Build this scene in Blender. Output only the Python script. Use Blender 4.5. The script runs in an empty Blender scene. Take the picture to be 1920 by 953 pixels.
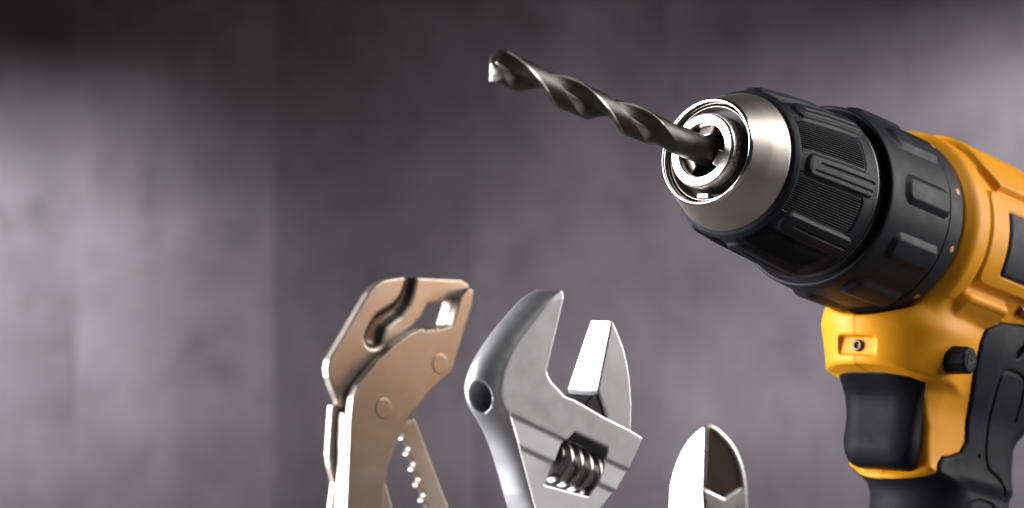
import bpy, bmesh, math, random
import numpy as np
from mathutils import Matrix, Vector

random.seed(4)
SC = bpy.context.scene
COL = SC.collection
MM = 0.001
TABLE = 0.195            # camera height above the table top (m)

# ------------------------------------------------------------------ camera
cam_d = bpy.data.cameras.new('camera')
cam = bpy.data.objects.new('camera', cam_d)
COL.objects.link(cam)
cam.location = (0, 0, TABLE)
cam.rotation_euler = (math.radians(90), 0, 0)
cam_d.lens = 100
cam_d.sensor_width = 36
cam_d.clip_start = 0.01
cam_d.clip_end = 50
cam_d.dof.use_dof = True
cam_d.dof.focus_distance = 0.765
cam_d.dof.aperture_fstop = 13
SC.camera = cam

# ------------------------------------------------------------------ world, lamps, exposure
W = bpy.data.worlds.new('World')
SC.world = W
W.use_nodes = True
W.node_tree.nodes['Background'].inputs[0].default_value = (0.9, 0.92, 1.0, 1)
W.node_tree.nodes['Background'].inputs[1].default_value = 0.02
SC.view_settings.view_transform = 'Standard'
SC.view_settings.look = 'None'
SC.view_settings.exposure = 0
SC.view_settings.gamma = 1


def aim(o, target):
    v = Vector(target) - Vector(o.location)
    o.rotation_euler = v.to_track_quat('-Z', 'Y').to_euler()


def softbox(name, loc, target, sx, sy, watts, col=(1, 1, 1), spread=180):
    l = bpy.data.lights.new(name, 'AREA')
    l.shape = 'RECTANGLE'
    l.size, l.size_y = sx, sy
    l.energy = watts
    l.color = col
    l.spread = math.radians(spread)
    o = bpy.data.objects.new(name, l)
    COL.objects.link(o)
    o.location = (loc[0], loc[1], loc[2] + TABLE)
    aim(o, (target[0], target[1], target[2] + TABLE))
    return o


def spot(name, loc, target, deg, blend, watts, col=(1, 1, 1), radius=0.02):
    l = bpy.data.lights.new(name, 'SPOT')
    l.spot_size = math.radians(deg)
    l.spot_blend = blend
    l.energy = watts
    l.color = col
    l.shadow_soft_size = radius
    o = bpy.data.objects.new(name, l)
    COL.objects.link(o)
    o.location = (loc[0], loc[1], loc[2] + TABLE)
    aim(o, (target[0], target[1], target[2] + TABLE))
    return o


softbox('softbox_left', (-0.58, 0.75, 0.16), (0.06, 0.70, 0.16), 0.80, 0.68, 6.4, (0.97, 0.97, 1.0), 75)
softbox('softbox_right', (0.72, 0.92, 0.14), (0.06, 0.78, 0.0), 0.38, 0.40, 0.85, (1.0, 0.97, 0.95), 80)
softbox('softbox_top_right', (0.66, 0.74, 0.52), (0.06, 0.80, 0.03), 0.40, 0.34, 0.75, (1.0, 0.98, 0.96), 80)
softbox('wall_lamp_left', (-0.36, 1.00, 0.190), (-0.275, 1.35, 0.0), 0.075, 0.075, 0.25, (0.98, 0.97, 1.0), 48)
softbox('wall_lamp_right', (0.41, 1.00, 0.10), (0.36, 1.35, 0.04), 0.05, 0.05, 0.50, (1.0, 0.96, 1.0), 85)
softbox('wall_lamp_low', (0.06, 1.06, -0.15), (0.05, 1.35, -0.05), 0.20, 0.03, 0.066, (1.0, 0.96, 1.0), 58)


# ------------------------------------------------------------------ materials
def new_mat(name):
    m = bpy.data.materials.new(name)
    m.use_nodes = True
    nt = m.node_tree
    b = nt.nodes['Principled BSDF']
    return m, nt, b


def nd(nt, typ, **kw):
    n = nt.nodes.new(typ)
    for k, v in kw.items():
        setattr(n, k, v)
    return n


def obj_coord(nt, scale=(1, 1, 1)):
    tc = nd(nt, 'ShaderNodeTexCoord')
    mp = nd(nt, 'ShaderNodeMapping')
    mp.inputs['Scale'].default_value = scale
    nt.links.new(tc.outputs['Object'], mp.inputs['Vector'])
    return mp.outputs[0]


def noise(nt, vec, scale, detail=4, rough=0.55):
    n = nd(nt, 'ShaderNodeTexNoise')
    n.inputs['Scale'].default_value = scale
    n.inputs['Detail'].default_value = detail
    n.inputs['Roughness'].default_value = rough
    nt.links.new(vec, n.inputs['Vector'])
    return n.outputs['Fac']


def ramp(nt, fac, stops):
    r = nd(nt, 'ShaderNodeValToRGB')
    e = r.color_ramp.elements
    while len(e) < len(stops):
        e.new(0.5)
    for i, (p, c) in enumerate(stops):
        e[i].position = p
        e[i].color = (c[0], c[1], c[2], 1) if not isinstance(c, (int, float)) else (c, c, c, 1)
    nt.links.new(fac, r.inputs[0])
    return r.outputs[0]


def bump(nt, b, h, strength, dist):
    n = nd(nt, 'ShaderNodeBump')
    n.inputs['Strength'].default_value = strength
    n.inputs['Distance'].default_value = dist
    nt.links.new(h, n.inputs['Height'])
    nt.links.new(n.outputs[0], b.inputs['Normal'])


def plastic(name, col, rough, grain=0.25, dist=0.00004, spec=0.5, gscale=2600):
    m, nt, b = new_mat(name)
    v = obj_coord(nt)
    n1 = noise(nt, v, 60, 5)
    c1 = tuple(x * 0.90 for x in col)
    c2 = tuple(min(1, x * 1.08) for x in col)
    nt.links.new(ramp(nt, n1, [(0.3, c1), (0.7, c2)]), b.inputs['Base Color'])
    n2 = noise(nt, v, 180, 6, 0.65)
    nt.links.new(ramp(nt, n2, [(0.3, max(0.05, rough - 0.06)), (0.75, rough + 0.09)]), b.inputs['Roughness'])
    b.inputs['Specular IOR Level'].default_value = spec
    bump(nt, b, noise(nt, v, gscale, 2), grain, dist)
    return m


def metal(name, col, rough, brush=(1, 1, 1), bstr=0.12, bscale=900, var=0.10, dist=0.00003):
    m, nt, b = new_mat(name)
    v = obj_coord(nt)
    vb = obj_coord(nt, brush)
    b.inputs['Metallic'].default_value = 1
    n1 = noise(nt, v, 45, 6, 0.6)
    nt.links.new(ramp(nt, n1, [(0.3, tuple(x * 0.88 for x in col)), (0.7, tuple(min(1, x * 1.06) for x in col))]), b.inputs['Base Color'])
    n2 = noise(nt, v, 220, 6, 0.7)
    nt.links.new(ramp(nt, n2, [(0.25, max(0.03, rough - var * 0.6)), (0.8, rough + var)]), b.inputs['Roughness'])
    bump(nt, b, noise(nt, vb, bscale, 3, 0.6), bstr, dist)
    return m


M_ORANGE = plastic('orange_plastic', (0.84, 0.345, 0.008), 0.47, 0.38, 0.00005, 0.27)
M_BLACK = plastic('black_plastic', (0.017, 0.017, 0.022), 0.50, 0.6, 0.00006, 0.19)
M_RUBBER = plastic('black_rubber', (0.014, 0.014, 0.018), 0.55, 0.7, 0.00007, 0.12)
M_TRIGGER = plastic('trigger_black', (0.009, 0.009, 0.011), 0.50, 0.3, 0.00004, 0.08)
M_BADGE = plastic('badge_grey', (0.040, 0.040, 0.050), 0.55, 0.3, 0.00004, 0.2)
M_DOT = plastic('orange_print', (0.62, 0.27, 0.05), 0.5, 0.1)
M_RED = plastic('red_plastic', (0.22, 0.02, 0.008), 0.4, 0.1)
M_GREY = plastic('grey_plastic', (0.06, 0.06, 0.065), 0.5, 0.3)
M_SATIN = metal('satin_nickel', (0.54, 0.485, 0.445), 0.42, (1, 1, 1), 0.05, 3200, 0.05)
M_CHROME = metal('bright_steel', (0.78, 0.77, 0.76), 0.12, (1, 1, 1), 0.03, 900, 0.06)
M_CORE = metal('machined_steel', (0.72, 0.70, 0.68), 0.26, (1, 1, 1), 0.04, 900, 0.05)
M_VOID = plastic('void_shade_black', (0.012, 0.011, 0.011), 0.5, 0.1)  # black standing in for shade in recess, bore and jaw gap; also the flags
M_DARKIN = metal('dark_steel', (0.10, 0.10, 0.11), 0.35)
M_BIT = metal('black_oxide_steel', (0.095, 0.092, 0.088), 0.42, (1, 1, 1), 0.35, 1500, 0.14, 0.00006)
M_BITEDGE = metal('ground_steel', (0.42, 0.40, 0.38), 0.28)
M_NICKEL = metal('warm_nickel_plate', (0.555, 0.485, 0.425), 0.42, (1, 1, 1), 0.55, 1300, 0.10, 0.00006)
M_GROOVE_SHADE = metal('groove_shade_nickel', (0.17, 0.135, 0.115), 0.40, (1, 1, 1), 0.35, 1300, 0.12, 0.00006)  # darker copy of the nickel: shade painted into the pressed groove
M_WFACE = metal('ground_wrench_steel', (0.60, 0.585, 0.60), 0.40, (9, 1, 1), 0.5, 500, 0.08)
M_WSIDE = metal('chromed_wrench_steel', (0.74, 0.74, 0.76), 0.45, (1, 1, 1), 0.05, 800, 0.05)
M_WORM = metal('worm_steel', (0.34, 0.33, 0.33), 0.28)
M_CUT = metal('satin_cutter_steel', (0.74, 0.71, 0.70), 0.28, (1, 1, 1), 0.12, 900)
M_CUTDARK = metal('dark_reflection_steel', (0.055, 0.038, 0.028), 0.42, (1, 1, 1), 0.1, 500)  # dark reflection in the cutter hollow, put into the base colour
M_TABLE = plastic('table_dark', (0.20, 0.195, 0.19), 0.6, 0.3, 0.0002)


def wall_material(tone, seed):
    m, nt, b = new_mat('cast_concrete')
    v = obj_coord(nt)
    nt.nodes[-1].inputs['Location'].default_value = (seed * 1.7, 0, seed * 0.9)
    vs = obj_coord(nt, (1.0, 1.0, 0.22))
    nt.nodes[-1].inputs['Location'].default_value = (seed * 2.3, 0, seed * 0.4)
    n1 = noise(nt, v, 13, 6, 0.62)
    n2 = noise(nt, vs, 26, 7, 0.62)
    n3 = noise(nt, v, 34, 5, 0.6)
    a1 = ramp(nt, n1, [(0.28, tuple(tone * x for x in (0.20, 0.178, 0.198))), (0.72, tuple(tone * x for x in (0.385, 0.345, 0.382)))])
    a2 = ramp(nt, n2, [(0.25, 0.60), (0.62, 1.0)])
    a3 = ramp(nt, n3, [(0.28, 0.55), (0.46, 1.0)])
    mx = nd(nt, 'ShaderNodeMix', data_type='RGBA', blend_type='MULTIPLY')
    mx.inputs[0].default_value = 0.75
    nt.links.new(a1, mx.inputs[6])
    nt.links.new(a2, mx.inputs[7])
    mx2 = nd(nt, 'ShaderNodeMix', data_type='RGBA', blend_type='MULTIPLY')
    mx2.inputs[0].default_value = 0.55
    nt.links.new(mx.outputs[2], mx2.inputs[6])
    nt.links.new(a3, mx2.inputs[7])
    nt.links.new(mx2.outputs[2], b.inputs['Base Color'])
    b.inputs['Roughness'].default_value = 0.6
    bump(nt, b, n2, 0.3, 0.0015)
    return m


# ------------------------------------------------------------------ mesh helpers
def link(name, me, mats, parent=None, smooth=True):
    o = bpy.data.objects.new(name, me)
    COL.objects.link(o)
    for m in (mats if isinstance(mats, (list, tuple)) else [mats]):
        me.materials.append(m)
    if parent is not None:
        o.parent = parent
    if smooth and len(me.polygons):
        me.polygons.foreach_set('use_smooth', np.ones(len(me.polygons), bool))
    return o


def mesh_np(name, verts, faces, mats, parent=None, off=(0, 0, 0), smooth=True, matidx=None):
    """verts in mm (local frame), faces list/array of quads or mixed"""
    v = (np.asarray(verts, float) - np.asarray(off, float)) * MM
    me = bpy.data.meshes.new(name)
    if isinstance(faces, np.ndarray):
        n = len(faces)
        k = faces.shape[1]
        me.vertices.add(len(v))
        me.vertices.foreach_set('co', v.astype(np.float32).ravel())
        me.loops.add(n * k)
        me.loops.foreach_set('vertex_index', faces.astype(np.int32).ravel())
        me.polygons.add(n)
        me.polygons.foreach_set('loop_start', np.arange(0, n * k, k, dtype=np.int32))
        me.update(calc_edges=True)
        me.validate()
    else:
        me.from_pydata([tuple(p) for p in v], [], [tuple(f) for f in faces])
        me.update()
    o = link(name, me, mats, parent, smooth)
    if matidx is not None:
        me.polygons.foreach_set('material_index', np.asarray(matidx, np.int32))
    return o


class Frame:
    """local axes of a thing; Empty stands at its base point"""

    def __init__(self, name, label, cat, origin, ex, ey, ez, base, scale=1.0):
        self.base = np.asarray(base, float)
        self.s = scale
        E = np.stack([ex, ey, ez], 1)
        loc = np.asarray(origin, float) + E @ self.base * scale
        o = bpy.data.objects.new(name, None)
        COL.objects.link(o)
        m = Matrix([[E[0, 0], E[0, 1], E[0, 2], loc[0] * MM], [E[1, 0], E[1, 1], E[1, 2], loc[1] * MM],
                    [E[2, 0], E[2, 1], E[2, 2], loc[2] * MM + TABLE], [0, 0, 0, 1]])
        o.matrix_world = m
        o.empty_display_size = 0.02
        o['label'] = label
        o['category'] = cat
        self.o = o

    def mesh(self, name, verts, faces, mats, parent=None, **kw):
        return mesh_np(name, (np.asarray(verts, float) - self.base) * self.s, faces, mats, parent or self.o, (0, 0, 0), **kw)

    def sdf(self, name, f, lo, hi, h, mats, parent=None, matfn=None):
        v, q = surface_nets(f, lo, hi, h)
        mi = None
        if matfn is not None:
            cen = v[q].mean(1)
            mi = matfn(cen[:, 0], cen[:, 1], cen[:, 2]).astype(np.int32)
        return self.mesh(name, v, q, mats, parent, matidx=mi)


# ---- signed distance toolkit
def poly2(x, y, pts):
    pts = np.asarray(pts, float)
    d = np.full(x.shape, 1e9)
    s = np.ones(x.shape)
    j = len(pts) - 1
    for i in range(len(pts)):
        ax, ay = pts[i]
        bx, by = pts[j]
        ex, ey = bx - ax, by - ay
        wx, wy = x - ax, y - ay
        t = np.clip((wx * ex + wy * ey) / (ex * ex + ey * ey + 1e-12), 0, 1)
        dx, dy = wx - ex * t, wy - ey * t
        d = np.minimum(d, dx * dx + dy * dy)
        c1, c2, c3 = y >= ay, y < by, ex * wy > ey * wx
        fl = (c1 & c2 & c3) | (~c1 & ~c2 & ~c3)
        s = np.where(fl, -s, s)
        j = i
    return s * np.sqrt(d)


def line2(x, y, pts, closed=False):
    d = np.full(x.shape, 1e9)
    n = len(pts)
    for i in range(n if closed else n - 1):
        ax, ay = pts[i]
        bx, by = pts[(i + 1) % n]
        ex, ey = bx - ax, by - ay
        t = np.clip(((x - ax) * ex + (y - ay) * ey) / (ex * ex + ey * ey + 1e-12), 0, 1)
        d = np.minimum(d, np.hypot(x - ax - ex * t, y - ay - ey * t))
    return d


def rnd(d2, dz, r):
    """intersection of two distances with an edge radius r"""
    a, b = d2 + r, dz + r
    return np.minimum(np.maximum(a, b), 0) + np.hypot(np.maximum(a, 0), np.maximum(b, 0)) - r


def smin(a, b, k):
    h = np.clip(0.5 + 0.5 * (b - a) / k, 0, 1)
    return b + (a - b) * h - k * h * (1 - h)


def smax(a, b, k):
    return -smin(-a, -b, k)


def sstep(e0, e1, x):
    t = np.clip((x - e0) / (e1 - e0), 0, 1)
    return t * t * (3 - 2 * t)


def rrect(x, y, x0, x1, y0, y1, r):
    cx, cy = (x0 + x1) / 2, (y0 + y1) / 2
    qx, qy = np.abs(x - cx) - (x1 - x0) / 2 + r, np.abs(y - cy) - (y1 - y0) / 2 + r
    return np.minimum(np.maximum(qx, qy), 0) + np.hypot(np.maximum(qx, 0), np.maximum(qy, 0)) - r


def surface_nets(f, lo, hi, h):
    lo = np.asarray(lo, float)
    hi = np.asarray(hi, float)
    B = 8
    nb = np.ceil((hi - lo) / (h * B)).astype(int)
    n = nb * B + 1
    V = np.full(n, 1.0, np.float32)
    cs = [lo[i] + (np.arange(nb[i]) + 0.5) * B * h for i in range(3)]
    X, Y, Z = np.meshgrid(*cs, indexing='ij')
    cv = f(X, Y, Z)
    V[:-1, :-1, :-1] = np.repeat(np.repeat(np.repeat(np.sign(cv) + (cv == 0), B, 0), B, 1), B, 2)
    near = np.argwhere(np.abs(cv) < B * h * 0.9 * 1.25 + 0.6)
    k = np.arange(B + 1)
    KX, KY, KZ = np.meshgrid(k, k, k, indexing='ij')
    for s in range(0, len(near), 400):
        nbk = near[s:s + 400]
        I = nbk[:, 0, None, None, None] * B + KX
        J = nbk[:, 1, None, None, None] * B + KY
        K = nbk[:, 2, None, None, None] * B + KZ
        V[I, J, K] = f(lo[0] + I * h, lo[1] + J * h, lo[2] + K * h)
    V[V == 0] = 1e-6
    ins = V < 0
    c = np.zeros(n - 1, np.int8)
    for dx in (0, 1):
        for dy in (0, 1):
            for dz in (0, 1):
                c += ins[dx:n[0] - 1 + dx, dy:n[1] - 1 + dy, dz:n[2] - 1 + dz]
    act = np.argwhere((c > 0) & (c < 8))
    idx = np.full(n - 1, -1, np.int64)
    idx[act[:, 0], act[:, 1], act[:, 2]] = np.arange(len(act))
    corners = np.array([(i, j, l) for i in (0, 1) for j in (0, 1) for l in (0, 1)])
    cvv = np.stack([V[act[:, 0] + o[0], act[:, 1] + o[1], act[:, 2] + o[2]] for o in corners], 1).astype(float)
    P = np.zeros((len(act), 3))
    N = np.zeros(len(act))
    for a in range(8):
        for b in range(a + 1, 8):
            if np.abs(corners[a] - corners[b]).sum() != 1:
                continue
            m = (cvv[:, a] < 0) != (cvv[:, b] < 0)
            t = np.where(m, cvv[:, a] / np.where(m, cvv[:, a] - cvv[:, b], 1), 0)
            p = corners[a] + t[:, None] * (corners[b] - corners[a])
            P += p * m[:, None]
            N += m
    P = P / N[:, None]
    verts = lo + (act + P) * h
    quads = []
    for ax in range(3):
        o = [0, 0, 0]
        sl0 = [slice(None)] * 3
        sl1 = [slice(None)] * 3
        sl0[ax] = slice(0, n[ax] - 1)
        sl1[ax] = slice(1, n[ax])
        e = ins[tuple(sl0)] != ins[tuple(sl1)]
        E = np.argwhere(e)
        u, w = (ax + 1) % 3, (ax + 2) % 3
        ok = (E[:, u] > 0) & (E[:, w] > 0) & (E[:, u] < n[u] - 1) & (E[:, w] < n[w] - 1)
        E = E[ok]
        q = []
        for du, dw in ((-1, -1), (0, -1), (0, 0), (-1, 0)):
            T = E.copy()
            T[:, u] += du
            T[:, w] += dw
            q.append(idx[T[:, 0], T[:, 1], T[:, 2]])
        q = np.stack(q, 1)
        fl = ins[E[:, 0], E[:, 1], E[:, 2]]
        q[~fl] = q[~fl][:, ::-1]
        quads.append(q)
    quads = np.concatenate(quads)
    quads = quads[(quads >= 0).all(1)]
    e = h * 0.12
    for it in range(3):
        x, y, z = verts.T
        v0 = f(x, y, z)
        g = np.stack([f(x + e, y, z) - f(x - e, y, z), f(x, y + e, z) - f(x, y - e, z), f(x, y, z + e) - f(x, y, z - e)], 1) / (2 * e)
        g2 = np.maximum((g * g).sum(1), 0.2)
        st = np.clip(v0 / g2, -h * 0.4, h * 0.4)
        verts = verts - g * st[:, None] * 0.9
    return verts, quads


def lathe(fr, name, prof, mat, parent=None, seg=160, closed=False):
    """profile [(a, r)] swept round the local x axis"""
    prof = np.asarray(prof, float)
    th = np.linspace(0, 2 * np.pi, seg, endpoint=False)
    a = np.repeat(prof[:, 0][:, None], seg, 1)
    r = np.repeat(prof[:, 1][:, None], seg, 1)
    v = np.stack([a, r * np.cos(th), r * np.sin(th)], -1).reshape(-1, 3)
    m = len(prof)
    i = np.arange(m if closed else m - 1)
    j = np.arange(seg)
    I, J = np.meshgrid(i, j, indexing='ij')
    I2, J2 = (I + 1) % m, (J + 1) % seg
    q = np.stack([I * seg + J, I * seg + J2, I2 * seg + J2, I2 * seg + J], -1).reshape(-1, 4)
    return fr.mesh(name, v, q, mat, parent)


def smooth_prof(pts, n=10, r=0.5):
    """round every corner of an (a, r) profile with a small arc"""
    pts = [np.array(p, float) for p in pts]
    out = [pts[0]]
    for k in range(1, len(pts) - 1):
        p0, p, p1 = pts[k - 1], pts[k], pts[k + 1]
        l0, l1 = np.linalg.norm(p0 - p), np.linalg.norm(p1 - p)
        rr = min(r, l0 * 0.45, l1 * 0.45)
        A, Bp = p + (p0 - p) / l0 * rr, p + (p1 - p) / l1 * rr
        for t in np.linspace(0, 1, n):
            out.append((1 - t) ** 2 * A + 2 * t * (1 - t) * p + t * t * Bp)
    out.append(pts[-1])
    return np.array(out)


def chaikin(pts, it=2):
    """round an open outline by corner cutting, ends kept"""
    pts = [np.array(p, float) for p in pts]
    for _ in range(it):
        o = [pts[0]]
        for a, b in zip(pts[:-1], pts[1:]):
            o += [a * 0.75 + b * 0.25, a * 0.25 + b * 0.75]
        pts = o + [pts[-1]]
    return [tuple(p) for p in pts]


def curved_pad(fr, name, mat, parent, a0, a1, t0, t1, rfun, height, corner, soft, res=0.3, extra=None, margin=1.2):
    """moulded pad on a barrel round the x axis: a0..a1 along it, t0..t1 degrees round it"""
    rm = float(np.mean(rfun(np.array([a0, a1]))))
    y0, y1 = math.radians(t0) * rm, math.radians(t1) * rm
    A = np.arange(a0 - margin, a1 + margin + res, res)
    Y = np.arange(y0 - margin, y1 + margin + res, res)
    AA, YY = np.meshgrid(A, Y, indexing='ij')
    d = rrect(AA, YY, a0, a1, y0, y1, corner)
    hgt = height * (1 - sstep(-soft, soft * 0.6, d)) - 0.25 * sstep(soft * 0.4, soft * 0.4 + 0.6, d)
    if extra is not None:
        hgt = hgt + extra(AA, YY, d)
    R = rfun(AA) + hgt
    T = YY / rm
    v = np.stack([AA, R * np.cos(T), R * np.sin(T)], -1).reshape(-1, 3)
    na, ny = AA.shape
    I, J = np.meshgrid(np.arange(na - 1), np.arange(ny - 1), indexing='ij')
    q = np.stack([I * ny + J, I * ny + J + 1, (I + 1) * ny + J + 1, (I + 1) * ny + J], -1).reshape(-1, 4)
    return fr.mesh(name, v, q[:, ::-1], mat, parent)


# ------------------------------------------------------------------ setting: wall of cast concrete panels, dark table top
def box_mesh(name, x0, x1, y0, y1, z0, z1, mat, parent=None, bev=0.0):
    bm = bmesh.new()
    bmesh.ops.create_cube(bm, size=1)
    for v in bm.verts:
        v.co = ((x0 + x1) / 2 + v.co.x * (x1 - x0), (y0 + y1) / 2 + v.co.y * (y1 - y0), (z0 + z1) / 2 + v.co.z * (z1 - z0))
    if bev:
        bmesh.ops.bevel(bm, geom=list(bm.edges), offset=bev, segments=2, affect='EDGES')
    me = bpy.data.meshes.new(name)
    bm.to_mesh(me)
    bm.free()
    return link(name, me, mat, parent, smooth=False)


WALL_Y = 1.35
wall = box_mesh('wall', -1.6, 1.6, WALL_Y + 0.03, WALL_Y + 0.13, -0.02, 1.2, wall_material(1.0, 0))
wall['kind'] = 'structure'
edges = [-1.6, -0.72, -0.207, -0.1125, -0.018, 0.0735, 0.185, 0.72, 1.6]
tones = [1.0, 1.0, 1.18, 0.84, 0.82, 0.98, 1.0, 1.0]
for k in range(len(edges) - 1):
    box_mesh('panel', edges[k], edges[k + 1], WALL_Y, WALL_Y + 0.029, -0.01, 1.19, wall_material(tones[k], k + 1), wall)
flag = box_mesh('light_flag', -0.75, 0.21, 1.16, 1.166, 0.130 + TABLE, 0.62 + TABLE, M_VOID, None, 0.001)  # out-of-view board added to shade the top of the wall
flag['kind'] = 'structure'
me = bpy.data.meshes.new('light_flag')
pf = [(0.232, 0.0826), (0.75, 0.190), (0.75, 0.62), (0.232, 0.62)]  # second unseen board, slanted edge shaped for the shadow on the right
me.from_pydata([(x, y, z + TABLE) for y in (1.16, 1.166) for x, z in pf], [], [(0, 1, 2, 3), (7, 6, 5, 4), (0, 4, 5, 1), (1, 5, 6, 2), (2, 6, 7, 3), (3, 7, 4, 0)])
flag2 = link('light_flag', me, M_VOID, None, False)
flag2['kind'] = 'structure'
tab = box_mesh('table_top', -1.4, 1.4, 0.25, WALL_Y - 0.004, -0.04, 0.0, M_TABLE, None, 0.003)
tab['kind'] = 'structure'

# ------------------------------------------------------------------ cordless drill
AZ, EL = math.radians(40.71), math.radians(12.416)
DV = np.array([-math.sin(AZ) * math.cos(EL), -math.cos(AZ) * math.cos(EL), math.sin(EL)])
NV = np.array([math.cos(AZ), -math.sin(AZ), 0.0])
UV = np.cross(DV, NV)
ORG = np.array([51.6, 757.0, 27.3])
DR = Frame('cordless_drill', 'orange and black cordless drill tilted upward on the right', 'drill', ORG, DV, NV, UV, (-120, 0, -188))

# --- chuck
chuck = lathe(DR, 'chuck', smooth_prof([(-49.5, 8), (-49.5, 23.2), (-48, 23.6), (-40, 20), (-12.3, 18), (-12.3, 8)], 4, 0.4), M_DARKIN)
lathe(DR, 'nose_cone', smooth_prof([(-0.6, 14.3), (-0.45, 14.72), (-1.0, 14.95), (-6.2, 17.2), (-11.6, 19.12), (-12.35, 19.15), (-12.6, 18.2)], 8, 0.55), M_SATIN, chuck, 256)
lathe(DR, 'nose_rim', smooth_prof([(-1.4, 13.45), (-0.1, 13.75), (0.22, 14.05), (0.24, 14.35), (-0.1, 14.65), (-0.7, 14.88)], 10, 0.3), M_CHROME, chuck, 256)
lathe(DR, 'inner_lip', smooth_prof([(-4.8, 12.5), (-2.2, 12.6), (-1.75, 12.75), (-1.75, 12.95), (-2.2, 13.1), (-4.8, 13.15)], 8, 0.2), M_SATIN, chuck, 200)
lathe(DR, 'recess_shade', smooth_prof([(-1.35, 13.5), (-5.0, 13.3), (-5.4, 10.5), (-1.6, 10.55)], 4, 0.3), M_VOID, chuck, 160)  # black lining stands in for the shade down in the recess
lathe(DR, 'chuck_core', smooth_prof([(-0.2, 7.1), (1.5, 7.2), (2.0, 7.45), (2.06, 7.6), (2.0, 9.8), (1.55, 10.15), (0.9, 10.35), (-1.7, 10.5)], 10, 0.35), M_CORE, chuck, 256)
lathe(DR, 'core_bore_shade', smooth_prof([(-14, 0.5), (-13.5, 6.9), (-0.2, 7.32)], 4, 0.3), M_VOID, chuck, 96)  # shade inside the bore, put in as a black wall


for k in range(3):
    T = math.radians(97 + 120 * k)
    c, s = math.cos(T), math.sin(T)

    def fj(a, b, cc, c=c, s=s):
        rr, tt = b * c + cc * s, -b * s + cc * c
        sec = rnd(np.abs(tt) - 2.1 - 0.10 * (rr - 4), np.maximum(4.15 - rr, rr - 7.3), 0.5)
        top = a - (0.9 - 0.45 * (rr - 4))
        return rnd(sec, np.maximum(top, -12 - a), 0.35)
    DR.sdf('jaw', fj, (-13, -8.5, -8.5), (2.5, 8.5, 8.5), 0.3, M_SATIN, chuck)

# key slot block at the bottom of the recess
DR.mesh('slot_block', [(x, b, c) for x in (-4.4, -0.9) for b, c in ((-1.6, -12.5), (1.8, -12.5), (1.8, -11.4), (-1.6, -11.4))],
        [(0, 1, 2, 3), (7, 6, 5, 4), (0, 4, 5, 1), (1, 5, 6, 2), (2, 6, 7, 3), (3, 7, 4, 0)], M_SATIN, chuck, smooth=False)


# --- sleeve with ribbed fields between eight raised bars
def sleeve_r(a):
    return np.interp(a, [-49, -47.5, -43, -30, -18, -14, -12.2], [22.9, 23.5, 23.6, 22.9, 21.6, 20.6, 19.9])


NT = 2400
aa = np.concatenate([np.linspace(-12.0, -12.6, 4), np.linspace(-12.8, -48, 150), np.linspace(-48.2, -49.2, 6)])
th = np.linspace(0, 2 * np.pi, NT, endpoint=False)
AA, TT = np.meshgrid(aa, th, indexing='ij')
per = (np.degrees(TT) - 1.0) % 45 - 22.5        # zero at field centre
arc = np.radians(per) * 22.4
dfield = rrect(AA, arc, -42.2, -9.0, -6.3, 6.3, 3.2)
ridge = 0.24 * np.cos(TT * 200)
fieldm = 1 - sstep(-0.5, 0.25, dfield)
frontm = sstep(-14.4, -15.2, AA)
RR = sleeve_r(AA) + frontm * (-0.42 * fieldm + ridge * (1 - sstep(-0.9, -0.4, dfield)))
endr = np.interp(AA, [-49.2, -48.6, -48, -12.9, -12.5, -12.0], [-1.6, -0.5, 0, 0, -0.12, -0.7])
RR = RR + endr
v = np.stack([AA, RR * np.cos(TT), RR * np.sin(TT)], -1).reshape(-1, 3)
na = len(aa)
I, J = np.meshgrid(np.arange(na - 1), np.arange(NT), indexing='ij')
J2 = (J + 1) % NT
q = np.stack([I * NT + J, I * NT + J2, (I + 1) * NT + J2, (I + 1) * NT + J], -1).reshape(-1, 4)
sleeve = DR.mesh('chuck_sleeve', v, q, M_BLACK)
for k in range(8):
    t = 1.0 + 45 * k

    def groove(A, Y, d, t=t):
        yc = math.radians(t) * 22.2
        return -0.55 * (1 - sstep(-0.05, 0.55, line2(A, Y - yc, [(-21.5, 0.9), (-44.5, 0.9)]))) - 0.40 * (1 - sstep(0.0, 0.5, line2(A, Y - yc, [(-19.5, -1.4), (-44.0, -1.4)])))
    curved_pad(DR, 'grip_bar', M_BLACK, sleeve, -45.8, -16.4, t - 7.6, t + 7.6, sleeve_r, 0.80, 2.6, 0.45, 0.2, groove)


# --- torque collar with ten raised ribs and printed dots
def collar_r(a):
    return np.interp(a, [-87.5, -86.5, -82, -80.2, -79.9, -62, -55, -52.4, -51.4, -51], [26.6, 27.05, 27.1, 27.1, 26.85, 26.75, 26.4, 26.2, 26.0, 25.6])


prof = [(-62, 21.5), (-54, 22.6), (-52.0, 24.5)] + [(-51.15, 24.9), (-50.95, 25.3)] + [(a, float(collar_r(a))) for a in (-51.1, -51.5, -52.4, -55, -62, -70, -79.9, -80.2, -82, -86.3, -87.2)] + [(-87.8, 26.2), (-87.9, 22)]
collar = lathe(DR, 'torque_collar', smooth_prof(prof, 5, 0.5), M_BLACK, None, 360)
lathe(DR, 'steel_ring', smooth_prof([(-60, 22.3), (-53.5, 22.7), (-50.6, 22.2), (-50.2, 18)], 6, 0.6), M_SATIN, collar, 200)
for k in range(10):
    t = 7.5 + 36 * k
    curved_pad(DR, 'grip_rib', M_BLACK, collar, -79.2, -57.5, t - 8.0, t + 8.0, collar_r, 1.15, 2.6, 1.5, 0.3)
    curved_pad(DR, 'marker_dot', M_DOT, collar, -85.4, -83.6, t + 9.4, t + 13.2, collar_r, 0.07, 0.85, 0.12, 0.12, None, 0.25)


# --- orange housing
def tab_c(c, pts):
    pts = sorted(pts)
    return np.interp(c, [p[0] for p in pts], [p[1] for p in pts])


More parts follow.
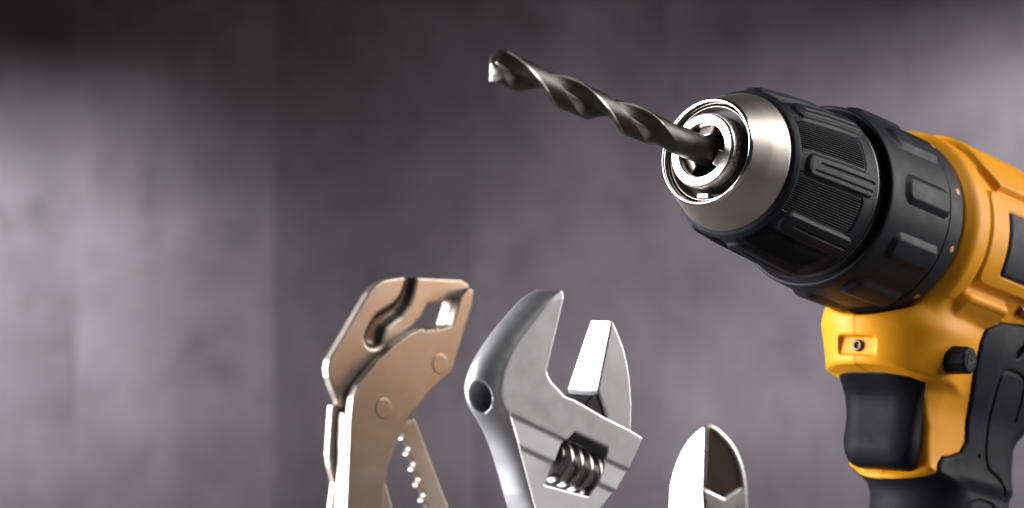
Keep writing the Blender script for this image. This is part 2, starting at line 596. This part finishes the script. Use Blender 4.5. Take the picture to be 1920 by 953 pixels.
def stadium(a, b, a_front, a_back, R):
    am = np.clip(a, np.minimum(a_back, a_front), a_front)
    return np.hypot(a - am, b) - R


def soft_tab(c, pts, s=2.5):
    return (tab_c(c, pts) * 2 + tab_c(c - s, pts) + tab_c(c + s, pts) + tab_c(c - s / 2, pts) + tab_c(c + s / 2, pts)) / 6


def handle(a, b, c):
    af = soft_tab(c, [(-160, -134), (-100, -131), (-75, -128), (-72, -126), (-69.3, -119), (-67.4, -104), (-43.5, -100.5), (-29, -101.5), (-15, -103)], 1.6)
    ab = soft_tab(c, [(-160, -148), (-100, -146), (-72, -142), (-54, -140), (-48, -146), (-42, -158), (-34, -166), (-15, -168)], 2.0)
    R = soft_tab(c, [(-160, 18), (-100, 17), (-72, 16.2), (-67, 13.8), (-60, 13.5), (-50, 13.9), (-43.5, 15.8), (-36, 17.5), (-29, 18.8), (-22, 18.8), (-15, 18)], 3.0)
    R = R + np.clip((-106 - a) * 0.14, 0, 2.6) * sstep(-72, -67, c)
    R = R - np.clip((a + 106) * 0.22, 0, 3.2) * sstep(-42, -46, c) * sstep(-74, -69, c)
    nub = stadium(a, b, -99.3, -103, soft_tab(c, [(-50, 16.6), (-43.5, 17.6), (-36, 19.2), (-29, 21.2), (-24, 20.2), (-15, 17)], 2.0))
    nub = smax(nub, -42.8 - c, 1.0)
    return smin(stadium(a, b, af, ab, R), nub, 4.0) * 0.9


POCKET = [(-50, -42.4), (-84, -42.4), (-92.5, -44.0), (-99.5, -49), (-103, -56), (-103.8, -62), (-104.4, -66.0), (-104.4, -69.4), (-50, -69.4)]
MASK = [(-210, -19), (-136, -19.8), (-122.5, -21.6), (-116.6, -24.6), (-114.6, -29.0), (-115.4, -37.1), (-118.4, -48), (-120.0, -57.5), (-118.0, -61.0),
        (-113.4, -63.0), (-110.5, -63.6), (-108.8, -66.0), (-108.2, -69.0), (-105, -72.6), (-60, -72.6), (-60, -170), (-210, -170)]


def barrel_R(a, th_deg):
    y = th_deg * math.pi / 180 * 28.5
    R = 28.3 + 0 * a
    R = R + 0.9 * (sstep(-99.2, -97.4, a))                       # ring next to the collar
    R = R - 3.0 * sstep(-93.5, -87.6, a) ** 1.4
    dp = rrect(a, y, -160, -98.6, -14.6, 13.5, 3.5)               # side panel
    R = R + 1.4 * (1 - sstep(-0.8, 0.5, dp))
    lab = rrect(a, y, -160, -108.3, -10.4, 8.3, 1.5)              # shallow bed of the badge
    R = R - 0.55 * (1 - sstep(-0.1, 0.5, lab))
    front_h = -98.5 - (42 - np.clip(th_deg, 28, 42)) * 0.45 - (np.clip(th_deg, 55, 90) - 55) * 0.16
    dh = np.maximum(a - front_h, 28.0 - th_deg)                   # crown hump on top
    dh = np.maximum(dh * np.where(dh == 28.0 - th_deg, 0.5, 1.0), -134 - a)
    R = R + 2.7 * (1 - sstep(-1.6, 0.9, dh))
    return R


def housing(a, b, c):
    rho = np.hypot(b, c)
    th_deg = np.degrees(np.arctan2(c, np.abs(b)))
    bar = rho - barrel_R(a, th_deg)
    bar = smax(bar * 0.9, np.maximum(a + 88.0, -186 - a), 0.8)
    hd = smax(handle(a, b, c), np.maximum(c + 18, -80 - c), 0.5)
    d = smin(bar, hd, 3.5)
    yb = th_deg * math.pi / 180 * 28.5
    boss = rnd(rrect(a, yb, -121.0, -97.5, -25.6, -17.6, 2.6), np.maximum(rho - 31.6, 24 - rho), 1.6)   # boss under the panel
    d = smin(d, boss, 1.6)
    d = np.maximum(d, a + 50)
    # trigger opening
    d = smax(d, -poly2(a, c, POCKET), 1.6)
    # guard lip under the trigger
    lip = rnd(stadium(a, b, -119.8, -124, 17.6), np.abs(c + 70.7 - np.clip((-103 - a) * 0.45, 0, 5)) - 1.25, 1.1)
    d = smin(d, lip, 1.6)
    # clear of the collar
    d = smax(d, np.minimum(28.0 - rho, (a + 88.3)), 0.9)
    # seam along the middle, screw pocket
    d = d + 0.16 * sstep(-0.25, 0.25, b) * (c < -20)
    pk = rnd(rrect(b, c, -6.2, 6.2, -39.4, -34.0, 1.0), -(a + 82.4), 0.3)
    d = smax(d, -pk, 0.5)
    # black overmould takes over here
    d = np.maximum(d, -(poly2(a, c, MASK) - 0.15))
    return d


housing_o = DR.sdf('housing', housing, (-187, -33, -76), (-72, 33, 34.5), 0.5, M_ORANGE)

PANEL_LINE = [(-142.9, -69.6), (-139.5, -65.4), (-130.6, -63.6), (-128.8, -51.3), (-126.6, -37.4), (-128.9, -34.1), (-138.9, -34.3), (-141.4, -37.1), (-142.5, -48)]
PANEL_LOW = [(-122.0, -92), (-122.4, -78), (-125.0, -74.6), (-130.0, -73.0), (-138.0, -73.2), (-142, -78), (-143, -92)]

PANEL_LINE, PANEL_LOW = chaikin(PANEL_LINE), chaikin(PANEL_LOW)


def grip(a, b, c):
    d = handle(a, b, c) - 0.55
    d = rnd(d, poly2(a, c, MASK), 0.9)
    d = rnd(d, np.maximum(-150 - c, c + 15), 0.5)
    rho = np.hypot(b, c)
    d = np.maximum(d, 28.6 - rho)
    gr = np.minimum(line2(a, c, PANEL_LINE), line2(a, c, PANEL_LOW)) - 0.42
    d = smax(d, -np.maximum(gr, -(d + 0.6)), 0.35)
    slot = line2(a, c, [(-133.2, -29.3), (-136.9, -25.4)]) - 1.0
    d = smax(d, -np.maximum(slot, -(handle(a, b, c) + 2.5)), 0.3)
    pin = np.hypot(a + 126.5, c + 60.7) - 0.65
    d = np.maximum(d, -np.maximum(pin, -(handle(a, b, c) + 1.5)))
    return d


DR.sdf('grip', grip, (-192, -30, -151), (-96, 30, -16), 0.5, M_RUBBER)


def trigger(a, b, c):
    fr_ = soft_tab(c, [(-72, -98.8), (-68.2, -95.6), (-64, -93.8), (-56.3, -94.2), (-49, -93.0), (-46, -90.6), (-43.5, -86.5), (-41, -85)], 3.0)
    hw = soft_tab(c, [(-70, 15.2), (-60, 15.8), (-50, 15.6), (-43, 14.6)], 2) - np.clip((-97.0 - a) * 0.68, 0, 6)
    sec = rnd(np.abs(b) - hw, a - fr_ + 1.2, 10.5)
    return rnd(sec, np.maximum(np.maximum(c + 42.5, -69.1 - c), -112 - a), 1.8) * 0.95


DR.sdf('trigger', trigger, (-113, -18, -71), (-80, 18, -40.5), 0.45, M_TRIGGER)


# direction button: stubby eight-sided peg with a bevelled end
def button(a, b, c):
    x, y = a + 101.6, c + 36.6
    r = 4.0 - 0.035 * (b - 17)
    oc = np.maximum(np.maximum(np.abs(x), np.abs(y)), (np.abs(x) + np.abs(y)) * 0.7071) - r
    d = rnd(oc, np.maximum(b - 25.6, 2 - b), 0.8)
    return d


btn = DR.sdf('direction_button', button, (-107.5, 1, -42), (-97.5, 28, -31.5), 0.35, M_TRIGGER)
tri = [(-100.0, 25.58, -38.2), (-100.0, 25.58, -35.0), (-103.6, 25.58, -36.6)]
cen = np.mean(tri, 0)
inn = [tuple(cen + (np.array(p) - cen) * 0.62) for p in tri]
up = [tuple(np.array(p) + (0, 0.22, 0)) for p in tri + inn]
DR.mesh('arrow_mark', tri + inn + up, [(6, 7, 10, 9), (7, 8, 11, 10), (8, 6, 9, 11), (0, 1, 7, 6), (1, 2, 8, 7), (2, 0, 6, 8), (3, 9, 10, 4), (4, 10, 11, 5), (5, 11, 9, 3)], M_BADGE, btn, smooth=False)

# screw in the pocket of the neck
scr = lathe(DR, 'screw', [(-84.5, 1.75), (-81.9, 1.75), (-81.6, 1.6), (-81.5, 1.1), (-81.55, 0.9), (-82.6, 0.8), (-82.7, 0.01)], M_DARKIN, None, 40)
scr.data.transform(Matrix.Translation((0, 0, -36.6 * MM)))

# badge on the side panel and the little red slide behind it
curved_pad(DR, 'badge', M_BADGE, None, -150, -108.9, -20.0, 16.2, lambda a: 29.3 + 0 * a, 0.75, 1.4, 0.35, 0.35)
curved_pad(DR, 'red_slide', M_RED, None, -139, -127.5, -38.5, -32.5, lambda a: 28.2 + 0 * a, 1.5, 1.0, 0.5, 0.4)

# battery foot below the frame
DR.sdf('battery', lambda a, b, c: rnd(rrect(a, b, -172, -84, -33, 33, 9), np.maximum(c + 149.5, -188 - c), 3.0), (-174, -35, -189.5), (-82, 35, -147), 1.5, M_RUBBER)

# ------------------------------------------------------------------ twist drill bit held in the chuck
BR, PITCH, TIP = 4.25, 55.0, 89.0
BIT = Frame('drill_bit', 'dark steel twist drill bit clamped in the drill chuck', 'drill bit', ORG, DV, NV, UV, (-12, 0, 0))
NA = 160
ths = np.linspace(0, 2 * np.pi, NA, endpoint=False)
base_deg = np.degrees(ths)


def sect(deg):
    """radius of the fluted section (unit: bit radius); two flutes centred at 90 and 270 deg"""
    x = (deg % 180) - 90.0
    w = 53.0
    fl = np.clip(np.abs(x) / w, 0, 1)
    r_fl = 0.20 + 0.80 * (1 - np.sqrt(np.clip(1 - fl ** 2.3, 0, 1)))
    land = np.where(np.abs(x) < w, r_fl, 1.0)
    # ground margin just behind the leading edge, the rest of the land relieved
    rel = (x < -w) | (x > w)
    marg = (x > w) & (x < w + 13)
    return np.where(rel & ~marg, 0.945, land), marg


s0, mg = sect(base_deg)
stations = np.concatenate([np.linspace(-12, 10, 8), np.linspace(10.5, 86.4, 260), np.linspace(86.5, TIP, 40)])
PH0 = math.radians(69)
verts = []
for a in stations:
    k = float(sstep(13.0, 27.0, np.array(a)))
    rs = BR * ((1 - k) * 0.90 + k * s0)
    if a > 86.0:
        rs = np.minimum(rs, max(0.02, (TIP - a) * math.tan(math.radians(59))) + 0 * rs)
    ph = PH0 + 2 * math.pi * a / PITCH
    verts.append(np.stack([np.full(NA, a), rs * np.cos(ths + ph), rs * np.sin(ths + ph)], 1))
verts = np.concatenate(verts)
ns = len(stations)
I, J = np.meshgrid(np.arange(ns - 1), np.arange(NA), indexing='ij')
J2 = (J + 1) % NA
q = np.stack([I * NA + J, I * NA + J2, (I + 1) * NA + J2, (I + 1) * NA + J], -1).reshape(-1, 4)
mi = (mg[J] & (stations[I] > 24)) | (stations[I] > 87.5)
BIT.mesh('flute_body', verts, q, [M_BIT, M_BITEDGE], matidx=mi.ravel().astype(int))


# ------------------------------------------------------------------ hand tools standing on the table
def tool_frame(name, label, cat, ref, yaw, base, scale=1.0):
    t = math.radians(yaw)
    return Frame(name, label, cat, ref, np.array([math.cos(t), math.sin(t), 0]), np.array([0, 0, 1.0]), np.array([math.sin(t), -math.cos(t), 0]), base, scale)


def teeth(p, q_, n, depth):
    """saw-tooth points between two outline points"""
    p, q_ = np.array(p, float), np.array(q_, float)
    d = q_ - p
    nrm = np.array([-d[1], d[0]]) / np.linalg.norm(d)
    out = []
    for i in range(n):
        out.append(tuple(p + d * (i + 0.1) / n))
        out.append(tuple(p + d * (i + 0.6) / n + nrm * depth))
    return out


# --- slip joint pliers of stamped plates
PL = tool_frame('pliers', 'tan nickel slip joint pliers with stamped plates, leftmost tool', 'pliers', (-38.7, 860.0, -46.5), 40, (-6, -148.5, -6))
front = [(-17, -148), (-15.5, -80), (-13.8, -29.5), (-12.4, -2.8), (-11.5, 3.4), (-9.8, 7.1), (-3.3, 13.3), (3.4, 18.3), (6.8, 20.4), (10.3, 22.2), (14.2, 23.5)] \
    + teeth((15.2, 23.7), (22.0, 24.2), 4, -0.9) + [(26.6, 24.5), (30.1, 33.1), (33.2, 36.0), (35.2, 35.2), (34.2, 30.1), (26.3, 10.2), (17.2, 3.9), (10.3, -2.9), (5.4, -10.4), (1.5, -17.9), (0.3, -24.8), (0.0, -31), (-2, -80), (-4, -148)]
def plate_sdf(fr, name, pts, z0, z1, r, h, mat, cut=None, lo_y=-150, parent=None, matfn=None):
    pts = np.asarray(pts, float)
    zc, hz = (z0 + z1) / 2, abs(z1 - z0) / 2

    def f(x, y, z):
        d = rnd(poly2(x, y, pts), np.abs(z - zc) - hz, r)
        return cut(x, y, z, d) if cut else d
    return fr.sdf(name, f, (pts[:, 0].min() - 1, max(lo_y, pts[:, 1].min()) - 1, min(z0, z1) - 1), (pts[:, 0].max() + 1, pts[:, 1].max() + 1, max(z0, z1) + 1), h, mat, parent, matfn)


plate_sdf(PL, 'front_plate', front, -3.4, 0, 0.45, 0.36, M_NICKEL)
plate_sdf(PL, 'jaw_insert', [(17.8, 23.4), (26.6, 24.4), (30.1, 33.0), (33.0, 35.6), (34.9, 34.8), (33.9, 30.0), (26.0, 10.5), (18.5, 8)], -8.6, -3.45, 0.4, 0.4, M_NICKEL)
upper = [(-12.9, 0.1), (-15.6, 5.4), (-17.4, 9.6), (-17.8, 12.0), (-17.2, 14.6), (-9.5, 25.0), (-2.4, 34.6), (0.2, 37.0), (3.4, 38.6), (10.7, 39.4), (33.7, 38.5), (36.4, 37.3), (37.0, 35.7)] \
    + teeth((32.4, 33.1), (20.8, 31.3), 6, 0.9) + [(20.6, 31.3), (17.6, 27.1), (13.7, 24.0), (10.3, 21.7), (7.8, 19.5), (12, 12), (4, 4), (-6, -1)]
GRV = [(14.8, 42.0), (13.6, 38), (12.6, 34.6), (11.2, 32.0), (8.6, 29.6), (5.0, 27.8), (2.2, 26.2), (0.6, 24.0), (-0.4, 21.6)]


def pressed(x, y, z, d):
    wid = np.interp(y, [19, 26, 30, 40], [4.4, 3.4, 2.9, 2.6])
    g = line2(x - 0.7, y, GRV) - wid
    dep = -5.3 - 2.3 * (1 - sstep(-2.9, 0.4, g))
    return np.maximum(d, (z - dep) * 0.75)


upper = [(x + 0.7, y) for x, y in upper]


def groove_shade(x, y, z):  # picks the groove faces that get the painted-in shade
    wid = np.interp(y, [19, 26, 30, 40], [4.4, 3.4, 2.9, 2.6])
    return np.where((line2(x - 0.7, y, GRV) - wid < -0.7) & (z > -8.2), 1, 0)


plate_sdf(PL, 'upper_jaw', upper, -8.6, -5.3, 0.5, 0.36, [M_NICKEL, M_GROOVE_SHADE], pressed, -150, None, groove_shade)
rack = [(9.0, -6.0), (15.9, -4.1), (17.4, -7.0), (29.4, -32.4), (48, -75), (70, -144), (62, -148), (42, -77), (22.6, -34.5)]
for k in range(5):
    x, y = 21.0 - 1.95 * k, -31.0 + 4.85 * k
    rack += [(x - 0.2, y + 0.2), (x - 1.9, y + 1.0), (x - 1.9, y + 1.5), (x - 0.7, y + 3.2)]
rack += [(9.5, -9.0)]
plate_sdf(PL, 'toothed_handle', rack, -8.0, -5.4, 0.25, 0.32, M_NICKEL)
plate_sdf(PL, 'link_plate', [(2.6, -20), (4.8, -25.0), (8.2, -35), (12, -60), (6, -60), (0, -30)], -7.6, -4.4, 0.4, 0.45, M_NICKEL)
rear = [(-14.2, 1.0), (-14.7, -4), (-15.5, -14.0), (-14.9, -17.5), (-13.3, -22.6), (-13.8, -26), (-14.6, -30.4), (-16, -80), (-18, -148), (-5, -148), (-4, -80), (-2, -30), (-2, 2)]
plate_sdf(PL, 'rear_plate', rear, -9.8, -6.9, 0.5, 0.45, M_NICKEL)
plate_sdf(PL, 'spine', [(-12.4, -1.0), (-13.0, -10), (-13.2, -23.5), (-14.0, -30), (-15.6, -80), (-17.6, -146), (-8, -146), (-7, -60), (-5, -24), (-5, -1)], -6.85, -3.45, 0.4, 0.5, M_NICKEL)
for cx, cy in ((21.6, 12.7), (-0.2, -0.2)):
    def rv(x, y, z, cx=cx, cy=cy):
        rr = np.hypot(x - cx, y - cy)
        d = rnd(rr - 3.2, np.abs(z + 0.4) - 0.62, 0.4)
        return smax(d, -np.maximum(np.abs(rr - 3.05) - 0.01, 0.3 - z), 0.2)
    PL.sdf('rivet', rv, (cx - 4, cy - 4, -1.2), (cx + 4, cy + 4, 1.2), 0.28, M_NICKEL)

# --- adjustable wrench
WR = tool_frame('adjustable_wrench', 'bright steel adjustable wrench with open jaws, between pliers and cutters', 'wrench', (12.07, 715.0, -38.02), 38, (62, -186.6, -6.5), 715 / 850)
LEFT = [(-1.0, 34.4), (-4.5, 33.9), (-8.0, 32.0), (-12.6, 28.2), (-18.5, 23.0), (-23.5, 17.6), (-27.0, 13.2), (-28.9, 9.6), (-29.9, 5.6), (-29.2, 2.0), (-27.4, -1.2), (-21.7, -8.3), (-18.6, -14.2), (-16.3, -19.3), (-12.3, -30.6), (60.5, -186.6)]
LEFT = chaikin(LEFT)
OUTER = LEFT + [(120, -186.6), (120, 50), (12, 36)]
BODY = [(1.3, 33.9), (1.7, 32.1), (-4.9, 10.5), (-4.3, 8.8), (-3.1, 7.2), (2.1, 2.7), (5.8, 1.5), (18.1, -4.4), (27.7, -8.4), (32.8, -11.0), (26.3, -22.0), (22.0, -27.4), (17.2, -31.7), (21, -42), (88, -184), (80, -186.6)] + [(x - 3, y + (3 if y > 0 else 0)) for x, y in LEFT[::-1]]
WINDOW = [(5.8, -8.3), (18.6, -13.6), (17.2, -20.5), (12.4, -28.0), (-4.6, -23.6), (1.1, -11.8)]
FLAT = [(0.8, 34.3), (-1.9, 32.6), (-5.0, 29.9), (-8.1, 26.8), (-12.4, 22.6), (-16.4, 18.3), (-19.2, 14.2), (-20.9, 10.5), (-21.9, 6.6), (-22.0, 3.4), (-21.2, 0.6), (-19.6, -1.6), (-16.2, -11.1), (-9.9, -30.2), (67.5, -188), (140, -188), (140, 60), (4, 60)]
E2 = np.array([24.0, -9.8])
E2 = E2 / np.linalg.norm(E2)
WC = np.array([8.2, -19.2])


def wrench_body(x, y, w):
    z = w + 6.5
    do = poly2(x, y, OUTER)
    di = poly2(x, y, FLAT)
    u = np.clip(0.34 + 0.66 * di / np.maximum(di - do, 1.2), 0, None)
    u = np.where(do > 0, 1 + do / 5.0, u)
    bull = (np.hypot(u, np.abs(z) / 6.9) - 1) * 3.6
    d = np.maximum(bull, rnd(poly2(x, y, BODY), np.abs(z) - 6.5, 0.4))
    # ground steps below the head
    n2 = np.array([E2[1], -E2[0]])                       # points down and left
    s1 = (x + 19.6) * n2[0] + (y + 1.6) * n2[1]
    s2 = (x + 16.4) * n2[0] + (y + 11.1) * n2[1]
    inside = poly2(x, y, FLAT) + 0.8
    c1 = np.maximum(np.maximum(inside, -s1), 5.75 - np.abs(z))
    c2 = np.maximum(np.maximum(inside, -s2), 5.05 - np.abs(z))
    d = smax(d, -c1, 0.25)
    d = smax(d, -c2, 0.25)
    win = np.maximum(poly2(x, y, WINDOW), -5.2 - z)
    d = smax(d, -win, 0.4)
    # bore of the sliding jaw, seen from its closed end
    hx, hy = x + 24.2, y - 3.2
    al = hx * E2[0] + hy * E2[1]
    pr = hx * n2[0] + hy * n2[1]
    bore = np.maximum(np.hypot(pr - 1.0, (z - 1.9 + 0.34 * np.clip(al, -12, 9)) * 1.2) - 3.9, np.maximum(al - 22, -14 - al))
    d = smax(d, -bore, 0.4)
    return d


def wmat(x, y, w):
    return np.where((np.abs(w + 6.5) > 6.25) & (poly2(x, y, OUTER) < -3.0), 1, 0)


WR.sdf('wrench_body', wrench_body, (-32, -188, -14.5), (92, 36.5, 1.5), 0.48, [M_WSIDE, M_WFACE], None, wmat)
JAW = [(20.5, 25.3), (22.6, 22.2), (25.3, 16.7), (26.9, 11.5), (27.8, 7.1), (28.5, -0.4), (28.2, -12.5), (16.5, -9.5), (16.0, -6), (18.5, -4.3), (14.9, 4.0)]
def jaw_taper(x, y, w, d):
    return rnd(d, np.interp(y, [-12, 3.5, 25], [-15.6, -15.0, -10.4]) - w, 0.4)


plate_sdf(WR, 'movable_jaw', JAW, -15.8, -0.35, 0.4, 0.36, M_WFACE, jaw_taper)

plate_sdf(WR, 'jaw_gap_shade', [(13.4, 2.6), (15.3, 2.8), (18.7, -4.4), (19.5, -9), (9, -9), (9, -2)], -13.6, -1.0, 0.4, 0.4, M_VOID)  # dark block added under the jaw in place of the shade there


def worm(x, y, w):
    z = w + 5.6
    hx, hy = x - WC[0], y - WC[1]
    al = hx * E2[0] + hy * E2[1]
    pr = hx * E2[1] - hy * E2[0]
    rr = np.hypot(pr, z)
    ang = np.arctan2(z, pr)
    saw = 0.5 + 0.5 * np.cos(2 * np.pi * (al / 4.1) + ang)
    R = 5.0 + 1.9 * sstep(0.3, 0.8, saw)
    return rnd((rr - R) * 0.7, np.abs(al) - 7.6, 0.4)


WR.sdf('worm_screw', worm, (-2, -30, -13.5), (19, -8, 2.5), 0.3, M_WORM)

# --- side cutters
CU = tool_frame('side_cutters', 'small side cutters with dark hollow jaw, beneath the drill chuck', 'cutters', (46.5, 670.0, -53.2), 40, (6, -177.8, -8), 670 / 840)
FACE = [(-2.6, -60), (-2.3, -8.2), (-2.7, -2.7), (-2.3, 6.2), (-1.9, 15.4), (-0.9, 16.5), (0.6, 16.5), (2.5, 15.8), (4.8, 14.7), (7.0, 13.1), (9.4, 11.1), (11.5, 8.7), (13.3, 5.8), (14.6, 2.8), (15.5, 0), (16.0, -3.0), (16.4, -9.3), (16.5, -60)]
SIDE = [(-17, -60), (-15.7, -8.5), (-14.7, -2.4), (-13.3, 2.0), (-11.5, 5.8), (-9.6, 8.8), (-7.3, 11.4), (-4.5, 13.8), (-1.6, 15.6), (-0.6, 16.2), (0, 16.3), (0, -60)]
HOLLOW = [(-0.2, 15.6), (2.6, 14.4), (7.0, 11.2), (9.4, 8.8), (11.0, 6.4), (12.8, 2.3), (13.7, -2.9), (6.5, -5.9), (-1.6, -2.7), (-1.0, 6.1), (-0.6, 12.5)]


def cutters(x, y, w):
    bulge = 0.004 * np.clip(w + 7.5, -8, 8) ** 2
    d = rnd(poly2(x - bulge * (x < 4), y, FACE), poly2(w, y, SIDE), 0.9)
    d = rnd(d, -58 - y, 1.0)
    hol = np.maximum(poly2(x, y, HOLLOW), -(w + 0.75))
    return smax(d, -hol, 0.35)


CU.sdf('jaw', cutters, (-8, -59, -18.5), (18, 18, 1.0), 0.36, M_CUT)
plate_sdf(CU, 'cutting_bevel', HOLLOW, -3.6, -0.62, 0.2, 0.36, M_CUTDARK)  # hollow floor, its dark reflection painted in
CU.sdf('pivot', lambda x, y, w: rnd(np.hypot(x - 7, y + 30) - 5.5, np.abs(w + 8) - 9.6, 0.8), (0, -37, -19), (14, -23, 3), 0.6, M_CUT)
for sgn in (-1, 1):
    hp = [(7 + sgn * 1.0, -46), (7 + sgn * 9, -50), (7 + sgn * 17, -85), (7 + sgn * 19, -177.5), (7 + sgn * 9, -177.5), (7 + sgn * 8, -88)]
    plate_sdf(CU, 'handle', hp, -14, -2, 4.0, 0.9, M_RED, None, -179)
